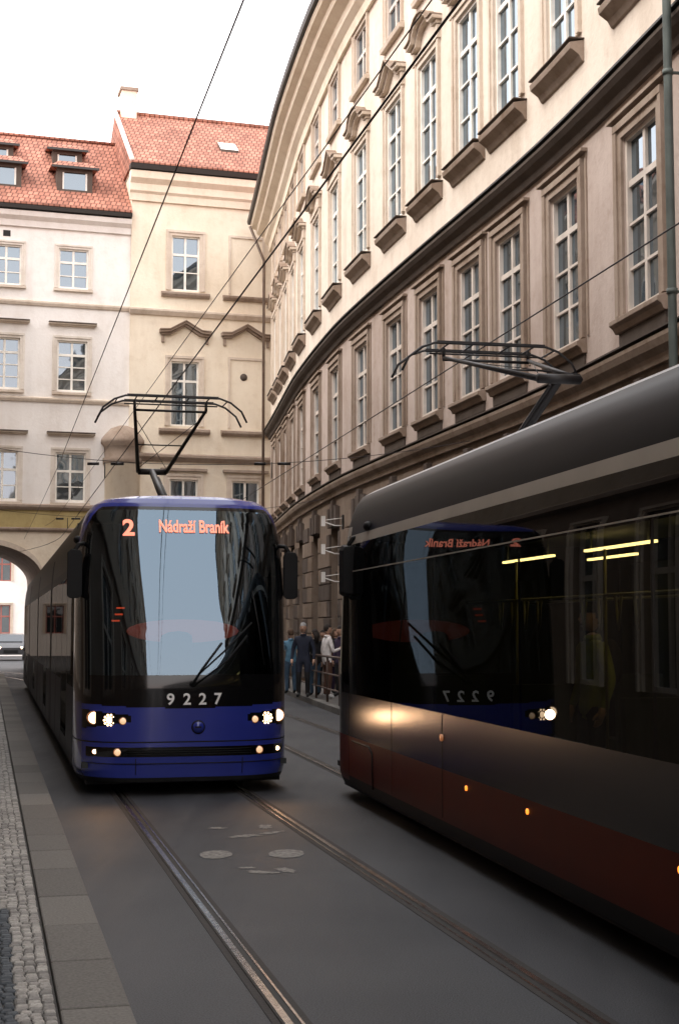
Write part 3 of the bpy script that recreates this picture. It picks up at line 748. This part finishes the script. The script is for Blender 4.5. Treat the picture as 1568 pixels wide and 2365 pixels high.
    for y in ([DD+.01,DD+1.97,5.0] if sch!='blue' else yb[1:-1:2]):
        for sg in (-1,1): ib.box(-1.2325 if sg<0 else 1.226,-1.226 if sg<0 else 1.2325,y-.005,y+.005,.3,1.15,'tram_matte')
    ib.obj('underframe_and_floor',e)
    it=MB()
    if sch=='blue':
        it.box(-1.15,1.15,2.3,2.34,.36,3.2,'interior_dark')
        it.ball((.18,2.1,1.83),(.72,.12,.15),'interior_red_glow')
        it.ball((0,1.1,1.0),(.95,.45,.32),'interior_dark')
        it.tube([(.05,1.5,1.2),(.05,1.75,1.75)],.2,'interior_dark',10)
        for x,z in ((-.62,2.12),(-.64,2.04),(-.68,1.96)): it.box(x-.05,x+.05,2.0,2.02,z-.010,z+.010,'led_red')
        it.obj('cab_interior',e)
    else:
        it.box(-1.10,1.10,DD,L-.05,2.70,2.74,'interior_green')
        it.box(-1.10,1.10,.95,1.0,.36,2.7,'interior_dark')
        it.box(-1.10,1.10,2.6,2.65,.36,2.7,'interior_dark')
        # panels added across the far-side glass to keep the saloon dim
        for y0 in np.arange(3.4,L-1,2.25): it.box(-1.19,-1.15,y0,y0+1.0,.4,2.5,'interior_dark')
        for y0 in np.arange(3.6,L-2,2.1):
            it.box(.20,.235,y0,y0+1.35,2.48,2.50,'lamp_strip')
            it.box(-.54,-.50,y0+.3,y0+1.4,2.50,2.52,'lamp_strip')
            for yy in (y0+.1,y0+1.2): it.box(.21,.22,yy,yy+.02,2.50,2.70,'interior_green')
            it.tube([(.30,y0+.6,.4),(.30,y0+.6,2.47)],.013,'handrail_yellow',8)
            for sx in (-.85,.85):
                it.box(sx-.22,sx+.22,y0+.2,y0+.62,.75,.85,'seat_fabric'); it.box(sx-.22,sx+.22,y0+.60,y0+.68,.85,1.45,'seat_fabric'); it.box(sx-.05,sx+.05,y0+.3,y0+.5,.36,.75,'interior_dark')
            for k in range(4):
                yy=y0+.15+k*.35; it.tube([(.30,yy-.06,2.12),(.30,yy,1.86),(.30,yy+.06,2.12)],.012,'handrail_yellow',6)
        it.tube([(.30,2.7,2.12),(.30,L-1,2.12)],.012,'handrail_yellow',8); it.tube([(-.35,2.7,2.12),(-.35,L-1,2.12)],.012,'handrail_yellow',8)
        it.obj('passenger_interior',e)
        tb=MB()
        tb.box(1.226,1.236,DD+.2,L-.3,2.476,2.486,'tram_silver')
        for yy in (5.7,7.15,9.55,12.7): tb.tube([(1.22,yy,.62),(1.240,yy,.62)],.020,'orange_marker',10)
        tb.tube([(1.22,5.0,.96),(1.245,5.0,.96)],.03,'lamp_ring',10)
        tb.tube([(1.232,DD+.2,.66),(1.232,DD+1.0,.66),(1.232,DD+1.15,.60),(1.228,DD+1.18,.25)],.012,'tram_matte',6)
        tb.obj('side_trim',e)
    mm=MB()
    for sg in (-1,1):
        cx=sg*1.27; y0=mir_y
        o_=[(-.085,-.26),(-.05,-.29),(.05,-.29),(.09,-.26),(.09,.22),(.06,.27),(-.04,.28),(-.085,.24)]
        vs=[(cx+a,y0,2.50+b) for a,b in o_]+[(cx+a*.8,y0+.13,2.50+b*.92) for a,b in o_]; n=8
        mm.add(vs,[tuple(range(n)),tuple(range(2*n-1,n-1,-1))]+[(k,(k+1)%n,n+(k+1)%n,n+k) for k in range(n)],'tram_matte')
        mm.tube([(cx,y0+.07,2.76),(cx-sg*.05,y0+.08,2.84),(sg*1.12,y0+.2,2.86)],.028,'tram_matte',8)
        mm.ball((sg*1.2,mir_y+.73,2.93),(.05,.09,.05),'tram_matte')
    mm.obj('wing_mirrors',e,bevel=.012)
    if sch=='blue':
        hb=MB()
        def lamp(x,z,r,m,ringm='lamp_ring'):
            y=nose_y(x,z)-.015
            hb.tube([(x,y+.14,z),(x,y+.006,z)],r*1.22,ringm,20); hb.tube([(x,y+.10,z),(x,y,z)],r,m,20)
        for sg in (-1,1):
            lamp(sg*1.05,.865,.062,'headlight'); lamp(sg*.89,.845,.036,'headlight')
            lamp(sg*.745,.835,.034,'headlight_dim')
            for k in range(10):
                a=2*math.pi*k/10; hb.ball((sg*.89+.058*math.cos(a),nose_y(sg*.9,.845)-.02,.845+.058*math.sin(a)),.012,'headlight',8,6)
            lamp(sg*1.04,.49,.024,'headlight'); lamp(sg*.80,.49,.036,'headlight_dim')
            hl=bpy.data.lights.new('headlamp_beam','SPOT'); hl.energy=16; hl.spot_size=math.radians(110); hl.spot_blend=1.0; hl.color=(1,.58,.32); hl.shadow_soft_size=.06
            ho=bpy.data.objects.new('headlamp_beam',hl); COL.objects.link(ho); ho.parent=e; ho.location=(sg*.95,nose_y(.95,.85)-.16,.85)
            ho.rotation_euler=Vector((-.12,-1,-.16)).to_track_quat('-Z','Y').to_euler()
        y=nose_y(.09,.76)-.006
        hb.tube([(.09,y+.03,.76),(.09,y,.76)],.078,'tram_matte',28); hb.tube([(.09,y+.03,.76),(.09,y-.004,.76)],.062,'tram_blue',28)
        hb.box(.055,.125,y-.008,y,.752,.768,'tram_matte')
        for z in (.465,.49,.515):
            P=[(x,nose_y(x,z)-.006,z) for x in np.linspace(-.7,.7,15)]; hb.tube(P,.005,'tram_matte',6)
        P=[(x,nose_y(x,.36)-.004,.36) for x in np.linspace(-1.15,1.15,31)]; hb.tube(P,.006,'tram_matte',6)
        for sg in (-1,1): hb.tube([(sg*.60,nose_y(.6,z)-.004,z) for z in np.linspace(.24,.42,5)],.005,'tram_matte',6)
        hb.obj('headlights_and_badge',e)
        wp=MB()
        def srf(x,z,o=.03): return (x,nose_y(x,z)-o,z)
        wp.tube([srf(.02,1.24),srf(.14,1.42),srf(.36,1.70)],.014,'tram_matte',6); wp.tube([srf(.06,1.24),srf(.42,1.50),srf(.66,1.78)],.012,'tram_matte',6)
        wp.tube([srf(.08,1.34,.035),srf(.40,1.62,.035),srf(.72,1.93,.035)],.011,'tram_matte',6)
        wp.tube([srf(.86,1.45,.03),srf(.80,1.9,.03),srf(.74,2.3,.03)],.008,'tram_matte',6)
        wp.ball(srf(.03,1.24,.0),(.045,.03,.035),'tram_matte')
        wp.obj('wipers',e)
        def text(body,name,mat,width,height,x,z,off=.008,bold=.0):
            cu=bpy.data.curves.new(name,'FONT'); cu.body=body; cu.size=1; cu.extrude=.008; cu.offset=bold; cu.align_x='CENTER'; cu.align_y='CENTER'
            ob=bpy.data.objects.new('tmp',cu); COL.objects.link(ob); bpy.context.view_layer.update()
            dg=bpy.context.evaluated_depsgraph_get(); me=bpy.data.meshes.new_from_object(ob.evaluated_get(dg)); bpy.data.objects.remove(ob)
            co=np.array([v.co[:] for v in me.vertices]); mn,mx=co.min(0),co.max(0)
            for v in me.vertices:
                lx=(v.co.x-(mn[0]+mx[0])/2)/(mx[0]-mn[0])*width; lz=(v.co.y-(mn[1]+mx[1])/2)/(mx[1]-mn[1])*height
                X=x+lx; Z=z+lz
                v.co=(X,nose_y(X,Z)-off-(v.co.z)*.3,Z)
            me.materials.clear(); me.materials.append(M[mat])
            o=bpy.data.objects.new(name,me); COL.objects.link(o); o.parent=e
        text('2','route_number','led_text',.135,.195,-.67,3.03,bold=.03,off=.014)
        text('Nádraží Braník','destination_display','led_text',.82,.15,.09,3.05,bold=.02,off=.014)
        for ch,x in zip('9227',(-.225,-.04,.135,.31)): text(ch,'fleet_number_'+ch,'number_white',.085,.13,x,1.075,bold=.02,off=.016)
    pb=MB(); b=panto_y; hz=4.80-loc[2]; kz=4.10
    pb.box(-.45,.45,b-.1,b+1.0,3.44,3.48,'panto_metal')
    for sg in (-1,1): pb.tube([(sg*.4,b,3.42),(sg*.4,b,3.52)],.04,'panto_metal',8)
    pb.tube([(0,b+.4,3.46),(0,b+2.2,kz)],[.06,.045],'panto_metal',10)
    pb.tube([(.08,b+.55,3.47),(.1,b+2.25,kz-.07)],.014,'panto_metal',6)
    pb.tube([(-.2,b+2.2,kz),(.2,b+2.2,kz)],.045,'panto_metal',10)
    for sg in (-1,1):
        pb.tube([(sg*.2,b+2.2,kz),(sg*.46,b+.05,hz-.12)],[.03,.02],'panto_metal',8)
        pb.tube([(sg*.46,b+.05,hz-.12),(sg*.46,b+.05,hz-.02)],.018,'panto_metal',8)
        pb.tube([(sg*.2,b+2.2,kz+.05),(-sg*.40,b+.4,hz-.22)],.005,'panto_metal',5)
    pb.tube([(-.47,b+.05,hz-.14),(.47,b+.05,hz-.14)],.016,'panto_metal',8)
    pb.tube([(-.3,b+1.2,hz-.44),(.3,b+1.2,hz-.44)],.010,'panto_metal',6)
    for yy in (-.22,.22):
        P=[(-.95,b+yy,hz-.30),(-.88,b+yy,hz-.16),(-.74,b+yy,hz-.05),(-.6,b+yy,hz),(.6,b+yy,hz),(.74,b+yy,hz-.05),(.88,b+yy,hz-.16),(.95,b+yy,hz-.30)]
        pb.tube(P,.013,'panto_metal',8)
        pb.box(-.58,.58,b+yy-.03,b+yy+.03,hz-.005,hz+.02,'black_metal')
    for x in (-.7,-.46,-.2,.2,.46,.7):
        zz=hz-.03 if abs(x)>.65 else hz-.01
        pb.tube([(x,b-.22,zz),(x,b+.22,zz)],.009,'panto_metal',6)
    pb.tube([(-.6,b,hz-.07),(.6,b,hz-.07)],.010,'panto_metal',6)
    pb.obj('pantograph',e)
    return e
hd=math.atan(.242)
tram((t1(16.1)+0.05,16.1,0),hd,30,'blue',2.1)
y2=17.1; hd2=math.atan(.205)
tram((1.30+.205*(15.9-y2),y2,0),math.pi+hd2,22,'grey',2.35,mir_y=1.35)

# ---------------------------------------------------------------- overhead wires
ow=empty('overhead_wire'); mb=MB()
def wire(f,y0,y1,z,r=.006,sag=.0):
    P=[]
    for y in np.linspace(y0,y1,40):
        P.append((f(y),y,z+ (sag*math.sin(y*.35) if sag else 0)))
    mb.tube(P,r,'cable',6)
wire(t1,-12,56,4.87,.008); wire(t2,-12,56,4.82,.007)
wire(lambda y:1.30-.242*y-.004*max(0,y-30)**1.2,-12,55,5.30,.006)
wire(lambda y:t1(y)+.35-.012*y,-12,50,5.45,.005)
def span(y,z,y2=None):
    y2=y2 or y; x0=-.835-.247*y; x1=float(np.interp(y2,RF.p[:,1],RF.p[:,0]))
    P=[]
    for t in np.linspace(0,1,30):
        P.append((x0+(x1-x0)*t,y+(y2-y)*t,z+1.0*(2*t-1)**2*.5)); 
    mb.tube(P,.007,'cable',6)
span(28.5,5.15); span(44,5.2,42)
for yy,f in ((28.5,t1),(28.5,t2),(43,t1),(43,t2)):
    x=f(yy); mb.tube([(x-.35,yy,5.17),(x-.12,yy,5.17)],.03,'black_metal',8); mb.tube([(x+.12,yy,5.17),(x+.38,yy,5.17)],.03,'black_metal',8); mb.tube([(x,yy,5.2),(x,yy,4.87)],.012,'black_metal',6)
mb.obj('wires',ow)

rl=empty('pedestrian_railing'); mb=MB()
q=RK.at_y(28); qe=RK.at_y(46)
while q<qe:
    mb.tube([RK.pt(q,-.18,.12),RK.pt(q,-.18,1.22)],.028,'iron_rail',8); q+=1.9
for z in (.45,.80,1.20):
    mb.tube([RK.pt(s_,-.18,z) for s_ in np.linspace(RK.at_y(28),qe,24)],.028 if z>1 else .020,'iron_rail',8)
mb.obj('rails_and_posts',rl)

# ---------------------------------------------------------------- people
def person(loc,ang,h,top,bottom,hair,shoes='shoe_dark',arms='down',longhair=False,stride=.0,name='person',coat=False,bag=None):
    k=h/1.78
    V=[(0,0,.96),(0,-.005,1.14),(0,0,1.33),(0,-.005,1.47),(0,.005,1.55)]
    R=[(.150,.115),(.138,.105),(.165,.115),(.075,.07),(.055,.055)]
    E=[(0,1),(1,2),(2,3),(3,4)]; S=[('t',0,1),('t',1,2),('t',2,3),('n',3,4)]
    hands=[]
    for sg in (-1,1):
        b=len(V)
        if arms=='down' or (arms=='phone' and sg<0): el=(sg*.255,-.03,1.14); wr=(sg*.265,.06,.90); hd_=(sg*.262,.085,.83)
        else: el=(sg*.24,.06,1.13); wr=(sg*.13,.28,1.20); hd_=(sg*.09,.34,1.23)
        V+=[(sg*.17,0,1.41),el,wr]; R+=[(.068,.068),(.050,.050),(.034,.034)]
        E+=[(2,b),(b,b+1),(b+1,b+2)]; S+=[('t',2,b),('t',b,b+1),('t',b+1,b+2)]
        hands.append((Vector(wr),Vector(hd_),sg))
        b=len(V); st=stride*sg
        V+=[(sg*.095,0,.88),(sg*.105,.03+st*.5,.50),(sg*.11,-.02+st,.10),(sg*.125,.13+st,.045)]; R+=[(.098,.10),(.068,.068),(.045,.05),(.045,.035)]
        E+=[(0,b),(b,b+1),(b+1,b+2),(b+2,b+3)]; S+=[('b',0,b),('b',b,b+1),('b',b+1,b+2),('s',b+2,b+3)]
    me=bpy.data.meshes.new('tmp'); me.from_pydata(V,E,[]); ob=bpy.data.objects.new('tmp',me); COL.objects.link(ob)
    ob.modifiers.new('skin','SKIN'); sv=me.skin_vertices[0].data
    for i,r in enumerate(R): sv[i].radius=r; sv[i].use_root=(i==0)
    ss=ob.modifiers.new('ss','SUBSURF'); ss.levels=2; ss.render_levels=2
    bpy.context.view_layer.update(); dg=bpy.context.evaluated_depsgraph_get(); em=bpy.data.meshes.new_from_object(ob.evaluated_get(dg)); bpy.data.objects.remove(ob)
    mm={'t':top,'b':bottom,'s':shoes,'n':'skin'}
    pb=MB(); vs=[tuple(v.co) for v in em.vertices]; fs=[];ms=[]
    for p in em.polygons:
        c=p.center; best=None
        for (tg,a,b) in S:
            A_,B_=Vector(V[a]),Vector(V[b]); t=max(0,min(1,(c-A_).dot(B_-A_)/(B_-A_).length_squared)); 
            r=R[a][0]*(1-t)+R[b][0]*t; d=(c-(A_+(B_-A_)*t)).length-r
            if best is None or d<best[0]: best=(d,tg)
        tg=best[1]
        if tg=='b' and c.z>.90: tg='t'
        if coat and tg=='b' and c.z>.62: tg='t'
        if tg=='t' and c.z>1.50 and abs(c.x)<.1: tg='n'
        if tg=='b' and c.z<.10: tg='s'
        fs.append(tuple(p.vertices)); ms.append(mm[tg])
    pb.add(vs,fs,ms,True)
    for wr,hd_,sg in hands:
        d=(hd_-wr).normalized(); side=Vector((1,0,0)) if abs(d.z)>.6 else Vector((0,0,1))
        pal_=wr+d*.085
        pb.tube([wr-d*.02,wr+d*.03,wr+d*.085],[.026,.036,.032],'skin',8)
        ax=Vector((0,1,0)) if abs(d.z)>.6 else Vector((0,0,1))
        for i_,ln in enumerate((.062,.072,.068,.052)):
            o=pal_+ax*(.027-.018*i_); pb.tube([o,o+d*ln*.55,o+d*ln*.9-side*sg*.018],[.010,.009,.007],'skin',6)
        o=wr+d*.03+ax*.03; pb.tube([o,o+ax*.025+d*.03,o+ax*.028+d*.055],[.012,.010,.008],'skin',6)
    hc=(0,.02,1.665)
    pb.ball(hc,(.075,.093,.115),'skin',20,14)
    pb.ball((0,.112,1.655),(.014,.02,.022),'skin',8,6); pb.ball((0,.100,1.612),(.026,.012,.008),'cl_brown',8,6)
    for sg in (-1,1):
        pb.ball((sg*.03,.103,1.68),(.012,.008,.008),'eye_dark',8,6); pb.ball((sg*.076,.02,1.66),(.012,.02,.03),'skin',8,6)
    pb.ball((0,.008,1.685),(.086,.102,.112),hair,20,14,keep=lambda x,y,z:(z>.035 or y<-.015) and z>-.075)
    if longhair: pb.tube([(0,-.06,1.70),(0,-.085,1.58),(0,-.08,1.42)],[.07,.075,.04],hair,12)
    pb.tube([(0,-.005,1.475),(0,.0,1.525)],[.082,.066],top,14)
    if bag: pb.ball((0,-.17,1.27),(.14,.09,.22),bag,14,10)
    o=pb.obj(name,recalc=True); o.location=loc; o.rotation_euler=(0,0,ang); o.scale=(k,k,k)
    return o
zp=.135
person((-.90,35.6,zp),math.pi*.95,1.86,'cl_navy','cl_black','hair_grey',coat=True)
person((-.30,35.2,zp),-1.2,1.82,'cl_white','cl_brown','hair_dark','shoe_white',arms='phone')
person((-.62,36.3,zp),.6,1.70,'cl_black','cl_denim','hair_dark',longhair=True)
person((.03,35.9,zp),2.2,1.78,'cl_purple','cl_black','hair_dark',bag='cl_black')
person((-.10,37.2,zp),-2.2,1.72,'cl_black','cl_purple','hair_brown',longhair=True)
person((-1.28,37.6,zp),.3,1.70,'cl_blue','cl_denim','hair_brown')
person((-.42,37.0,zp),2.8,1.68,'cl_brown','cl_black','hair_dark',arms='phone')
person((.45,37.5,zp),1.8,1.75,'cl_navy','cl_black','hair_brown')
person((2.05,11.6,.36),1.9,1.70,'cl_lime','cl_black','hair_dark',bag='cl_black',name='tram_passenger')

car=empty('car',(-19.1,83,0),.24); mb=MB()
prof=[(-2.1,.35),(-2.15,.75),(-1.9,.95),(-1.1,1.05),(-.5,1.5),(1.0,1.55),(1.8,1.1),(2.1,1.0),(2.15,.4)]
vs=[];n=len(prof)
for x in (-.85,-.78,.78,.85):
    for (y,z) in prof:
        ins=.12 if z>1.2 else 0
        vs.append((x*(1-ins),y,z if abs(x)<.8 else z-.02))
fs=[tuple(range(n)),tuple(range(4*n-1,3*n-1,-1))]
for i in range(3):
    for k_ in range(n): fs.append((i*n+k_,i*n+(k_+1)%n,(i+1)*n+(k_+1)%n,(i+1)*n+k_))
mb.add(vs,fs,'car_paint')
mb.add([(-.66,-1.08,1.10),(.66,-1.08,1.10),(.6,-.56,1.46),(-.6,-.56,1.46)],[(0,1,2,3)],'glass_dark')
for sx in (-.72,.72):
    for sy in (-1.35,1.35): mb.tube([(sx,sy,.32),(sx*1.19,sy,.32)],.32,'tram_matte',18)
for sx in (-.6,.6): mb.ball((sx,-2.10,.72),(.13,.05,.08),'headlight',12,8)
mb.box(-.4,.4,-2.17,-2.14,.45,.62,'tram_matte')
mb.obj('car_body',car,bevel=.03)

# ---------------------------------------------------------------- world, sun, camera
w=bpy.data.worlds.new('World'); scene.world=w; w.use_nodes=True; t=w.node_tree
bg=t.nodes['Background']; sky=t.nodes.new('ShaderNodeTexSky'); sky.sky_type='NISHITA'; sky.sun_disc=False
el,az=48,-112
sky.sun_elevation=math.radians(el); sky.sun_rotation=math.radians(az); sky.air_density=1.2; sky.dust_density=4; sky.ozone_density=1.5
hs=t.nodes.new('ShaderNodeHueSaturation'); hs.inputs['Saturation'].default_value=.25; hs.inputs['Value'].default_value=2.5; t.links.new(sky.outputs[0],hs.inputs['Color'])
tc=t.nodes.new('ShaderNodeTexCoord'); sp=t.nodes.new('ShaderNodeSeparateXYZ'); t.links.new(tc.outputs['Generated'],sp.inputs[0])
cr=t.nodes.new('ShaderNodeValToRGB'); t.links.new(sp.outputs['Z'],cr.inputs['Fac'])
cr.color_ramp.elements[0].position=.05; cr.color_ramp.elements[0].color=(1.0,.84,.80,1); cr.color_ramp.elements[1].position=.65; cr.color_ramp.elements[1].color=(.93,.935,.95,1)
e_=cr.color_ramp.elements.new(.25); e_.color=(1.0,.94,.91,1)
sc_=t.nodes.new('ShaderNodeMixRGB'); sc_.blend_type='MULTIPLY'; sc_.inputs['Fac'].default_value=1; sc_.inputs['Color2'].default_value=(28.5,28,28,1); t.links.new(cr.outputs['Color'],sc_.inputs['Color1'])
mxw=t.nodes.new('ShaderNodeMixRGB'); mxw.blend_type='MIX'; mxw.inputs['Fac'].default_value=.68
t.links.new(hs.outputs[0],mxw.inputs['Color1']); t.links.new(sc_.outputs[0],mxw.inputs['Color2']); t.links.new(mxw.outputs[0],bg.inputs['Color']); bg.inputs['Strength'].default_value=.15
sl=bpy.data.lights.new('sun','SUN'); sl.energy=2.4; sl.angle=math.radians(24); sl.color=(1,.91,.82)
so=bpy.data.objects.new('sun',sl); COL.objects.link(so)
ea,aa=math.radians(el),math.radians(az)
d=Vector((math.sin(aa)*math.cos(ea),math.cos(aa)*math.cos(ea),math.sin(ea)))
so.rotation_euler=(-d).to_track_quat('-Z','Y').to_euler(); so.location=(0,0,40)
cd=bpy.data.cameras.new('camera'); cam=bpy.data.objects.new('camera',cd); COL.objects.link(cam); scene.camera=cam
cam.location=(0,0,1.87); cam.rotation_euler=(math.radians(90+4.66),0,0)
cd.sensor_fit='VERTICAL'; cd.sensor_height=36; cd.lens=50; cd.clip_end=1500; cd.clip_start=.05
scene.view_settings.view_transform='Standard'; scene.view_settings.look='None'; scene.view_settings.exposure=0
